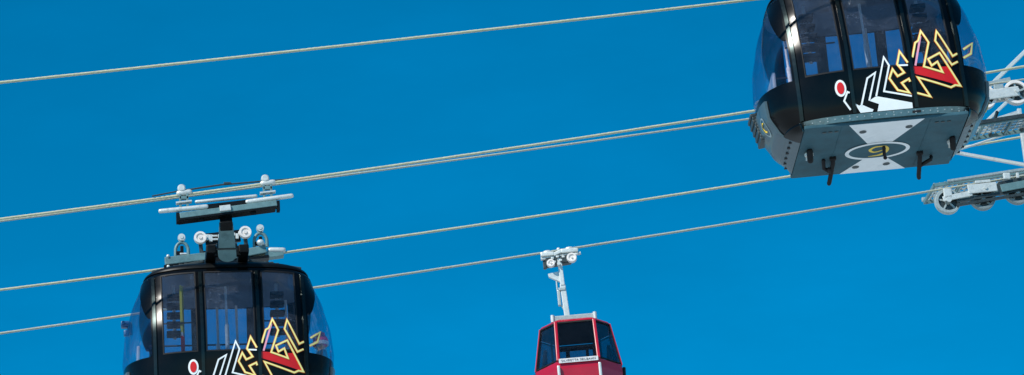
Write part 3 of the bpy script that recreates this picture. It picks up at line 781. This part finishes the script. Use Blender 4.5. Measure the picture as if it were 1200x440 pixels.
sub_i = [0, 1, 2, 3, 6, 7, 8, 10, 11, 12]; mp = {j: i for i, j in enumerate(sub_i)}
skin_mesh('jacket', [J[i] for i in sub_i], [(mp[a], mp[b]) for a, b in E_ if a in mp and b in mp], [[.165, .16, .155, .075, .095, .075, .055, .095, .075, .055][i] for i in range(10)], M['jacket'], pr)
sub_i = [0, 14, 15, 16, 17, 18, 19, 20, 21]; mp = {j: i for i, j in enumerate(sub_i)}
skin_mesh('trousers', [J[i] for i in sub_i], [(mp[a], mp[b]) for a, b in E_ if a in mp and b in mp], [.15, .115, .085, .075, .07, .115, .085, .075, .07], M['trousers'], pr)
h = MB(); h.ball((-.005, 0, 1.185), .125, 0, 24, 14, (1, .92, .95)); h.ball((.03, -.01, 1.30), .04, 0)
for k in range(4):
    a = 1.2*k+.2; h.ball((-.005+.075*math.cos(a), .08*math.sin(a), 1.215), .055, 1, 12, 8)
h.lathe((-.005, 0, 1.13), [(.116, -.03), (.132, -.03), (.134, .03), (.118, .03)], 24, 'Z', 1)
h.build('knitted_hat', [M['pink'], M['wool']], pr)
f = MB(); f.ball((-.105, -.032, 1.115), .012, 0, 8, 6); f.ball((-.105, .032, 1.115), .012, 0, 8, 6); f.build('eyes', M['rubber'], pr)
f = MB(); f.ball((-.118, 0, 1.085), .018, 0, 10, 8, (1, .7, 1.2)); f.ball((-.10, 0, 1.045), .02, 0, 10, 6, (.6, 1.2, .3)); f.ball((0, -.10, 1.09), .024, 0, 8, 8, (.8, .4, 1.2)); f.ball((0, .10, 1.09), .024, 0, 8, 8, (.8, .4, 1.2)); f.build('nose', M['skin'], pr)
for sy in (-1, 1):
    hd = MB(); hd.ball((-.41, sy*.145, .56), .042, 0, 12, 8, (1.1, .9, .5))
    for i in range(4): hd.tube([(-.44, sy*.145+(-.027+.018*i), .56), (-.485, sy*.145+(-.030+.020*i), .555), (-.51+.006*abs(i-1.5), sy*.145+(-.030+.020*i), .535)], [.010, .009, .007], 8, rnd=True)
    hd.tube([(-.40, sy*.145-sy*.035, .56), (-.44, sy*.145-sy*.06, .555), (-.46, sy*.145-sy*.062, .54)], [.011, .010, .008], 8, rnd=True)
    hd.build('glove', M['rubber'], pr)

# ------------------------------------------------------------------ small red cabin
LOC_D = at(683, 489, 56.0)
ZR = 2.95
rc = empty('cable_car', LOC_D, (0, R(-1.0), R(0)))
tag(rc, 'small red cabin with dark windows hanging from the lowest cable on a white arm', 'cable car')
def octo(hw, fw, fy, sy):  # plan of eight corners: front face +-fw at -fy, sides +-hw at +-sy
    return [(-fw, -fy), (fw, -fy), (hw, -sy), (hw, sy), (fw, fy), (-fw, fy), (-hw, sy), (-hw, -sy)]
LEV = [(0.0, octo(.56, .30, .70, .34)), (.12, octo(.66, .34, .80, .36)), (.62, octo(.745, .345, .86, .34)), (.76, octo(.74, .345, .85, .34)), (1.30, octo(.665, .335, .72, .32)), (1.53, octo(.60, .33, .65, .31)), (1.575, octo(.565, .31, .60, .29)), (1.62, octo(.46, .26, .50, .23))]
def ring(z, inset=0.0):
    for (z0, a), (z1, b) in zip(LEV, LEV[1:]):
        if z <= z1+1e-9:
            t = (z-z0)/(z1-z0); return [Vector((x0+(x1-x0)*t-math.copysign(inset, x0), y0+(y1-y0)*t-math.copysign(inset, y0), z)) for (x0, y0), (x1, y1) in zip(a, b)]
def band(mb, z0, z1, inset=0, mi=0):
    a, b = ring(z0, inset), ring(z1, inset)
    mb.add(a+b, [(i, (i+1) % 8, 8+(i+1) % 8, 8+i) for i in range(8)], mi)
b = MB()
for z0, z1 in ((0, .12), (.12, .62), (.62, .76), (1.53, 1.575), (1.575, 1.62)): band(b, z0, z1)
b.add(ring(0), [tuple(range(8))]); b.add(ring(1.62), [tuple(range(8))])
b.add(ring(.76)+ring(.76, .04), [(i, (i+1) % 8, 8+(i+1) % 8, 8+i) for i in range(8)]); b.add(ring(1.53)+ring(1.53, .04), [(i, (i+1) % 8, 8+(i+1) % 8, 8+i) for i in range(8)])
band(b, .05, .76, .04)
A0, B0 = ring(.76), ring(1.53)
for i in (0, 1, 4, 5): b.bar(A0[i], B0[i], .055, .05, up=(0, 1, 0), bev=.012)
for i in (2, 3, 6, 7): b.bar(A0[i], B0[i], .032, .032, up=(0, 1, 0), bev=.008)
bo = b.build('body', M['red'], rc)
for i in range(8):
    j = (i+1) % 8; a0, a1, b0, b1 = A0[i], A0[j], B0[i], B0[j]
    c = MB(); n_ = (a1-a0).cross(b0-a0).normalized()
    if n_.dot(Vector((a0.x+a1.x, a0.y+a1.y, 0))) < 0: n_ = -n_
    nn = lambda p, o_: p+n_*o_
    ins = .03
    q = [a0.lerp(a1, .04).lerp(b0, .03), a1.lerp(a0, .04).lerp(b1, .03), b1.lerp(b0, .04).lerp(a1, .03), b0.lerp(b1, .04).lerp(a0, .03)]
    vs = [nn(p, -.004) for p in q]+[nn(p, -.014) for p in q]
    c.add(vs, [(0, 1, 2, 3), (7, 6, 5, 4), (0, 1, 5, 4), (1, 2, 6, 5), (2, 3, 7, 6), (3, 0, 4, 7)])
    wo = c.build('window', M['glass_dark'], rc)
    c = MB()
    for p, r_ in zip(q, q[1:]+q[:1]): c.bar(nn(p, 0), nn(r_, 0), .022, .018, up=n_)
    c.build('gasket', M['rubber'], wo)
c = MB(); c.add([v+Vector((0, 0, .0)) for v in ring(1.52, .03)], [tuple(range(8))]); c.build('ceiling', M['trousers'], rc)
c = MB(); c.add([v for v in ring(.10, .05)], [tuple(range(8))]); c.build('cabin_floor', M['floorin'], rc)
for sx in (-1, 1):
    c = MB(); c.box((sx*.45, 0, .45), (.30, .9, .07), bev=.02); c.box((sx*.60, 0, .82), (.06, .85, .62), rot=Matrix.Rotation(sx*-.2, 3, 'Y'), bev=.02)
    c.build('bench', M['trousers'], rc)
# inner dark back panel with two posts: only a strip of sky shows beneath it
c = MB(); ya = .66; c.box((0, .70, 1.475), (.70, .03, .09), bev=.01)
c.box((-.14, .74, 1.12), (.07, .03, .74)); c.box((.2, .74, 1.12), (.05, .03, .74))
for sx in (-1, 1): c.box((sx*.42, .30, 1.25), (.03, .55, .42), bev=.01)
c.build('inner_post', M['trousers'], rc)
# name strip
st = MB(); n_f = Vector((0, -1, .09)).normalized()
yf_ = lambda z: -(.86+(.85-.86)*(z-.62)/.14) if z < .76 else -(.85+(.66-.85)*(z-.76)/.74)
p0, p1 = Vector((-.335, yf_(.70)-.030, .705)), Vector((.335, yf_(.70)-.030, .705))
st.bar(p0+Vector((0, 0, .045)), p1+Vector((0, 0, .045)), .014, .078, bev=.003)
so_ = st.build('name_strip', M['wool'], rc)
tc_ = bpy.data.curves.new('name_text', 'FONT'); tc_.body = 'SILVRETTA SEILBAHN'; tc_.size = .056; tc_.extrude = .001; tc_.align_x = 'CENTER'; tc_.space_character = 1.12
to = bpy.data.objects.new('name_text', tc_); COL.objects.link(to)
me = bpy.data.meshes.new_from_object(to.evaluated_get(bpy.context.evaluated_depsgraph_get())); bpy.data.objects.remove(to)
me.materials.clear(); me.materials.append(M['darksteel'])
to = bpy.data.objects.new('name_text', me); COL.objects.link(to); to.parent = so_
to.location = (0, p0.y-.011, p0.z+.024); to.rotation_euler = (R(90), 0, 0)
for x in (-.35, .35):
    c = MB(); c.bar((x, yf_(.6)-.035, .665), (x, yf_(.6)-.035, .20), .05, .055, up=(0, 1, 0), bev=.018); ho = c.build('door_hinge', M['bright'], rc)
for sx in (-1, 1):
    c = MB(); c.bar((sx*.775, 0, .74), (sx*.745, 0, .2), .60, .06, up=(1, 0, 0), bev=.02); c.build('side_bumper', M['rubber'], rc)
# roof carrier
c = MB(); c.box((0, 0, 1.69), (.62, .46, .06), bev=.015); c.bar((-.36, -.24, 1.72), (.36, -.24, 1.72), .05, .105, bev=.015); c.bar((-.36, .24, 1.72), (.36, .24, 1.72), .05, .105, bev=.015)
ca = c.build('roof_carrier', M['zinc'], rc)
for sx in (-1, 1):
    c = MB(); c.tube([(sx*.365, -.26, 1.66), (sx*.365, -.26, 1.785)], .034, 12); c.tube([(sx*.365, .26, 1.66), (sx*.365, .26, 1.785)], .034, 12); c.build('carrier_damper', M['bright'], ca)
# hanger
c = MB(); c.bar((-.10, 0, 1.72), (-.135, 0, 2.42), .095, .085, up=(0, 1, 0), bev=.012); c.bar((-.135, 0, 2.40), (-.15, 0, ZR-.05), .075, .11, up=(0, 1, 0), bev=.01)
hg = c.build('hanger_arm', M['bright'], rc)
c = MB(); c.box((-.15, 0, 2.33), (.12, .12, .05), bev=.01); c.build('arm_joint', M['zinc'], hg)
c = MB(); vs = [(-.17, -.03, 2.60), (-.17, -.03, 2.47), (-.36, -.03, 2.58), (-.37, -.03, 2.635), (-.19, -.03, 2.66)]
c.add(vs+[(x, .03, z) for x, _, z in vs], [(0, 1, 2, 3, 4), (9, 8, 7, 6, 5)]+[(i, (i+1) % 5, 5+(i+1) % 5, 5+i) for i in range(5)]); c.build('service_step', M['bright'], hg)
c = MB(); c.tube([(-.235, 0, 2.50), (-.235, 0, 2.36), (-.225, 0, 2.20)], .013, 8); c.box((-.215, 0, 2.18), (.055, .08, .28), bev=.012); c.tube([(-.18, 0, 2.04), (-.13, 0, 1.92)], .015, 8); c.build('release_rod', M['zinc'], hg)
# detachable grip
sl = .08
c = MB(); c.box((-.02, .02, ZR-.08), (.44, .14, .16), rot=Matrix.Rotation(-sl, 3, 'Y'), bev=.015); c.box((-.26, .03, ZR-.10), (.06, .08, .20), bev=.01); c.box((.08, -.05, ZR-.10), (.12, .06, .08), bev=.01)
gr = c.build('grip', M['darksteel'], rc); gr.location.x = -.15
c = MB()
for x, w_ in ((-.20, .24), (.19, .30)):
    c.bar((x-w_/2, -.02, ZR+.055+sl*x), (x+w_/2, -.02, ZR+.055+sl*x), .12, .075, bev=.02); c.ball((x, -.02, ZR+.095+sl*x), .055, sc=(1.5, .9, .8))
c.box((-.02, -.02, ZR+.05), (.16, .11, .06), rot=Matrix.Rotation(-.4, 3, 'Y'), bev=.012); c.ball((.0, -.02, ZR+.12), .035)
c.tube([(-.32, -.02, ZR-.005-.3*sl), (.38, -.02, ZR-.005+.3*sl)], .03, 10)
c.build('grip_jaw', M['bright'], gr)
c = MB()
for x, z in ((-.12, -.05), (-.03, -.03), (.07, -.04), (.02, -.10), (-.09, -.12), (.3, -.01)): c.box((x, -.075, ZR+z), (.05, .03, .035), bev=.008)
c.tube([(-.02, -.12, ZR-.17), (-.02, -.04, ZR-.17)], .03, 10)
c.build('grip_bolt', M['bright'], gr)
for x, z, rr_ in ((-.155, -.155, .072), (.215, -.085, .088)):
    c = MB(); c.lathe((x, -.11, ZR+z), [(0, -.05), (.018, -.05), (.02, -.02), (rr_*.55, -.025), (rr_*.62, -.04), (rr_*.92, -.04), (rr_, -.02), (rr_, .035), (rr_*.9, .045), (0, .045)], 28); c.build('grip_wheel', M['liner'], gr)

# ------------------------------------------------------------------ cable tower beyond the right edge
YT = 50.9
tw = empty('cable_tower', (11.2, 53.0, 0), (0, 0, YAW))
tag(tw, 'steel cable tower reaching in from the right edge with two wheel trains and catwalks', 'tower')
TWI = (Matrix.Translation((11.2, 53.0, 0)) @ Matrix.Rotation(YAW, 4, 'Z')).inverted()
def tl(v): return TWI @ v                     # world to tower space
def T(px, py, Y0): return tl(on_plane(px, py, Y0))
c = MB()
for i in range(4):
    sx, sy = (-1, 1, 1, -1)[i], (-1, -1, 1, 1)[i]
    c.bar((sx*1.3, sy*1.3, -.5), (sx*.45, sy*.45, 25.5), .16, .16, bev=.01)
for k in range(14):
    z0, z1 = k*1.8, (k+1)*1.8; h0, h1 = 1.3-.85*z0/26, 1.3-.85*z1/26
    for i in range(4):
        sx, sy = (-1, 1, 1, -1)[i], (-1, -1, 1, 1)[i]; tx, ty = (-1, 1, 1, -1)[(i+1) % 4], (-1, -1, 1, 1)[(i+1) % 4]
        c.bar((sx*h0, sy*h0, z0), (tx*h1, ty*h1, z1), .07, .07); c.bar((sx*h1, sy*h1, z1), (tx*h1, ty*h1, z1), .07, .07)
c.build('mast', M['zinc'], tw)
c = MB(); c.box((0, 0, .2), (3.4, 3.4, 1.0), bev=.05); c.build('footing', M['concrete'], tw)
# cross-arms that carry the cables at the mast, lattice
c = MB()
pB, pC, pD, pA = [tl(rope_pt(k, 1520)) for k in ('B2', 'C', 'D', 'A')]
for zz, y0, y1 in ((pD.z-.9, -.6, pD.y+.6), (pB.z-.75, pB.y-.6, .6), (pA.z-.8, pA.y-4.4, .6)):
    for sx in (-1, 1):
        c.bar((sx*.5, y0, zz), (sx*.5, y1, zz), .14, .2); c.bar((sx*.5, y0, zz-.7), (sx*.5, y1, zz-.7), .10, .10)
        n = max(2, int(abs(y1-y0)/.9))
        for k in range(n):
            ya, yb = y0+(y1-y0)*k/n, y0+(y1-y0)*(k+1)/n
            c.bar((sx*.5, ya, zz), (sx*.5, yb, zz-.7), .06, .06); c.bar((-.5, ya, zz), (.5, yb, zz), .06, .06)
c.build('crossarm', M['greypaint'], tw)

def sheave(c0, r_, parent, liner):
    m_ = MB(); w_ = .055
    m_.lathe(c0, [(r_*.74, -w_*.2), (r_*.76, -w_), (r_*.97, -w_), (r_, -w_*.8), (r_*.965, 0), (r_, w_*.8), (r_*.97, w_), (r_*.76, w_), (r_*.74, -w_*.2)], 40)
    o = m_.build('sheave', liner, parent)
    m_ = MB(); m_.lathe(c0, [(0, -w_*.25), (r_*.75, -w_*.25), (r_*.75, w_*.25), (0, w_*.25)], 40, mi=0)
    m_.lathe(c0, [(0, -w_*1.1), (r_*.20, -w_*1.1), (r_*.26, -w_*.3), (r_*.26, w_*.3), (0, w_)], 20, mi=1)
    for k in range(5):
        a = 2*math.pi*k/5+.4
        m_.bar(Vector(c0)+Vector((r_*.22*math.cos(a), -w_*.35, r_*.22*math.sin(a))), Vector(c0)+Vector((r_*.72*math.cos(a), -w_*.35, r_*.72*math.sin(a))), .03, .03, up=(0, 1, 0), mi=1)
    m_.build('sheave_disc', [M['darksteel'], M['zinc']], parent)

def catwalk(name, a, b, depth, hgt, n, parent, mirror_top=True):
    """open grating walkway from a to b, depth metres deep, seen from below"""
    m_ = MB(); a, b = Vector(a), Vector(b); dy = Vector((0, depth, 0)); L = (b-a).length; u = (b-a).normalized()
    for o_ in (Vector((0, 0, 0)), dy): m_.bar(a+o_, b+o_, .04, .06)
    m_.bar(a, a+dy, .04, .06)
    for k in range(n+1):
        p = a.lerp(b, k/n); m_.bar(p, p+dy, .035, .05)
    out = m_.build(name, M['greypaint'], parent)
    g_ = MB(); q = 5
    for k in range(1, q): g_.bar(a+dy*(k/q)+Vector((0, 0, .03)), b+dy*(k/q)+Vector((0, 0, .03)), .018, .03)
    nn_ = int(L/.10)
    for k in range(nn_): 
        p = a.lerp(b, k/nn_)+Vector((0, 0, .035)); g_.bar(p, p+dy, .020, .02)
    g_.build('grating', M['zinc'], out)
    return out

# upper train, under the second of the two close cables
up_ = MB(); YB = ROPES['B2'][3]; SLB = .095
ctr = [T(1190+(i-1)*37.5, 107.2-(i-1)*5.0, YB) for i in range(5)]
rB = .205
base = empty('sheave_train', (0, 0, 0), parent=tw)
for i, q in enumerate(ctr): 
    top = tl(rope_pt('B2', 1152.5+37.5*i)); q = Vector((q.x, top.y, top.z-rB-.01)); ctr[i] = q
    sheave(q, rB, base, M['liner'])
for i in (0, 2):
    a, b_ = ctr[i]+Vector((-.04, -.085, 0)), ctr[i+1]+Vector((.04, -.085, 0)) if i+1 < 5 else ctr[i]
    up_.bar(a, b_, .03, .17, bev=.02); up_.bar(a+Vector((0, .17, 0)), b_+Vector((0, .17, 0)), .03, .17, bev=.02)
    for q in (ctr[i], ctr[i+1]): up_.lathe(q+Vector((0, -.1, 0)), [(0, -.03), (.035, -.03), (.035, 0), (0, 0)], 12)
up_.build('rocker_plate', M['bright'], base)
m_ = MB()
m_.bar(ctr[0]+Vector((-.02, .05, .23)), ctr[1]+Vector((-.05, .05, .26)), .05, .06); m_.box((ctr[0]+ctr[1])/2+Vector((-.02, -.06, .11)), (.16, .05, .1), bev=.01)
m_.build('rocker_bracket', M['zinc'], base)
a = T(1100, 152, YB+.15); b_ = T(1420, 92, YB+.15)
a = T(1120, 150.5, YB); b_ = T(1420, 103.5, YB)
cw = catwalk('catwalk', a, b_, .62, .1, 9, tw)
m_ = MB(); m_.bar(a+Vector((0, -.04, .02)), b_+Vector((0, -.04, .02)), .03, .06)
for k in range(8):
    p = a.lerp(b_, (k+.3)/8); m_.bar(p+Vector((0, .62, 0)), p+Vector((.10, .30, .30)), .035, .05)
m_.build('catwalk_rail', M['darksteel'], cw)
# lower train over the cable of the red cabin
YD = 56.0
tops = [tl(rope_pt('D', 1108.5+40.5*i)) for i in range(8)]; rD = .232
base2 = empty('sheave_train', (0, 0, 0), parent=tw)
wl = []
for t_ in tops:
    q = Vector((t_.x, t_.y, t_.z-rD-.02)); wl.append(q)
for i, q in enumerate(wl):
    if i > 0: q = q+Vector((0, 0, -.035)); wl[i] = q
    sheave(q, rD, base2, M['zinc'] if i == 0 else M['greyrim'])
m_ = MB()
m_.bar(wl[0]+Vector((-.10, -.09, .02)), wl[1]+Vector((-.2, -.09, .06)), .03, .10, bev=.015)
m_.box(wl[0]+Vector((.0, -.09, .12)), (.16, .03, .20), bev=.02)
m_.lathe(wl[0]+Vector((0, -.1, 0)), [(0, -.03), (.05, -.03), (.05, 0), (0, 0)], 14)
for i in (1,):
    m_.bar(wl[i]+Vector((-.27, -.10, .13)), wl[i]+Vector((.26, -.10, .17)), .04, .17, bev=.012); m_.bar(wl[i]+Vector((-.12, -.08, .27)), wl[i]+Vector((.16, -.08, .29)), .05, .05, bev=.01)
    m_.lathe(wl[i]+Vector((.05, -.12, .15)), [(0, -.02), (.03, -.02), (.03, 0), (0, 0)], 12)
m_.box(wl[2]+Vector((-.18, -.10, .27)), (.13, .06, .12), bev=.02); m_.box(wl[2]+Vector((.02, -.10, .28)), (.05, .05, .10), bev=.01)
m_.build('rocker_plate', M['bright'], base2)
m_ = MB()
m_.bar(wl[0]+Vector((.15, -.05, -.02)), wl[4]+Vector((0, -.05, .04)), .05, .06)
m_.bar(wl[0]+Vector((.14, -.08, -.10)), wl[2]+Vector((.1, -.08, -.07)), .04, .05)
m_.bar(wl[1]+Vector((.32, .02, .17)), wl[6]+Vector((0, .02, .17)), .20, .21, bev=.01)
m_.build('rocker_beam', M['darksteel'], base2)
m_ = MB(); m_.bar(wl[1]+Vector((.33, -.11, .13)), wl[6]+Vector((0, -.11, .13)), .03, .14, bev=.01); m_.build('side_plate', M['greypaint'], base2)
a = T(1095, 217.5, YD); b_ = T(1420, 168.5, YD)
cw = catwalk('catwalk', a, b_, .85, .1, 10, tw)
m_ = MB()
for o_ in (0, .88):
    m_.bar(a+Vector((.25, o_, .06)), b_+Vector((0, o_, .06)), .04, .07)
m_.bar(a+Vector((.25, .90, .10)), b_+Vector((0, .90, .10)), .04, .09)
for k in range(4): m_.box(a+Vector((.0+.11*k, .88, .07)), (.07, .06, .07), bev=.01)
m_.bar(a+Vector((.27, .70, .0)), a+Vector((.27, .70, .30)), .05, .05, up=(0, 1, 0)); m_.bar(a+Vector((.17, .75, .0)), a+Vector((.21, .75, .24)), .04, .04, up=(0, 1, 0))
for k in range(9):
    p = a.lerp(b_, (k+.4)/9.5); m_.bar(p+Vector((0, .06, .0)), p+Vector((.12, .80, .02)), .03, .03)
m_.build('catwalk_rail', M['zinc'], cw)
# struts between the trains
m_ = MB()
Ys = YB+1.3
for (p, q, w_) in (((1157, 104), (1262, 1), .062), ((1128, 169), (1184, 116), .05), ((1194, 128), (1206, 215), .065), ((1120, 179), (1290, 209.5), .05)):
    m_.bar(T(*p, Ys), T(*q, Ys), w_, w_, up=(0, 1, 0), bev=.008)
m_.bar(T(1157, 144, Ys), T(1194, 132, Ys), .06, .06); m_.bar(T(1184, 116, Ys), T(1240, 62, Ys), .045, .045, up=(0, 1, 0)); m_.bar(T(1262, 1, Ys), T(1300, -60, Ys+1), .08, .08)
m_.tube([T(1120, 177, Ys+.4), T(1290, 122, Ys+.4)], .018, 8)
m_.build('strut', M['bright'], tw)
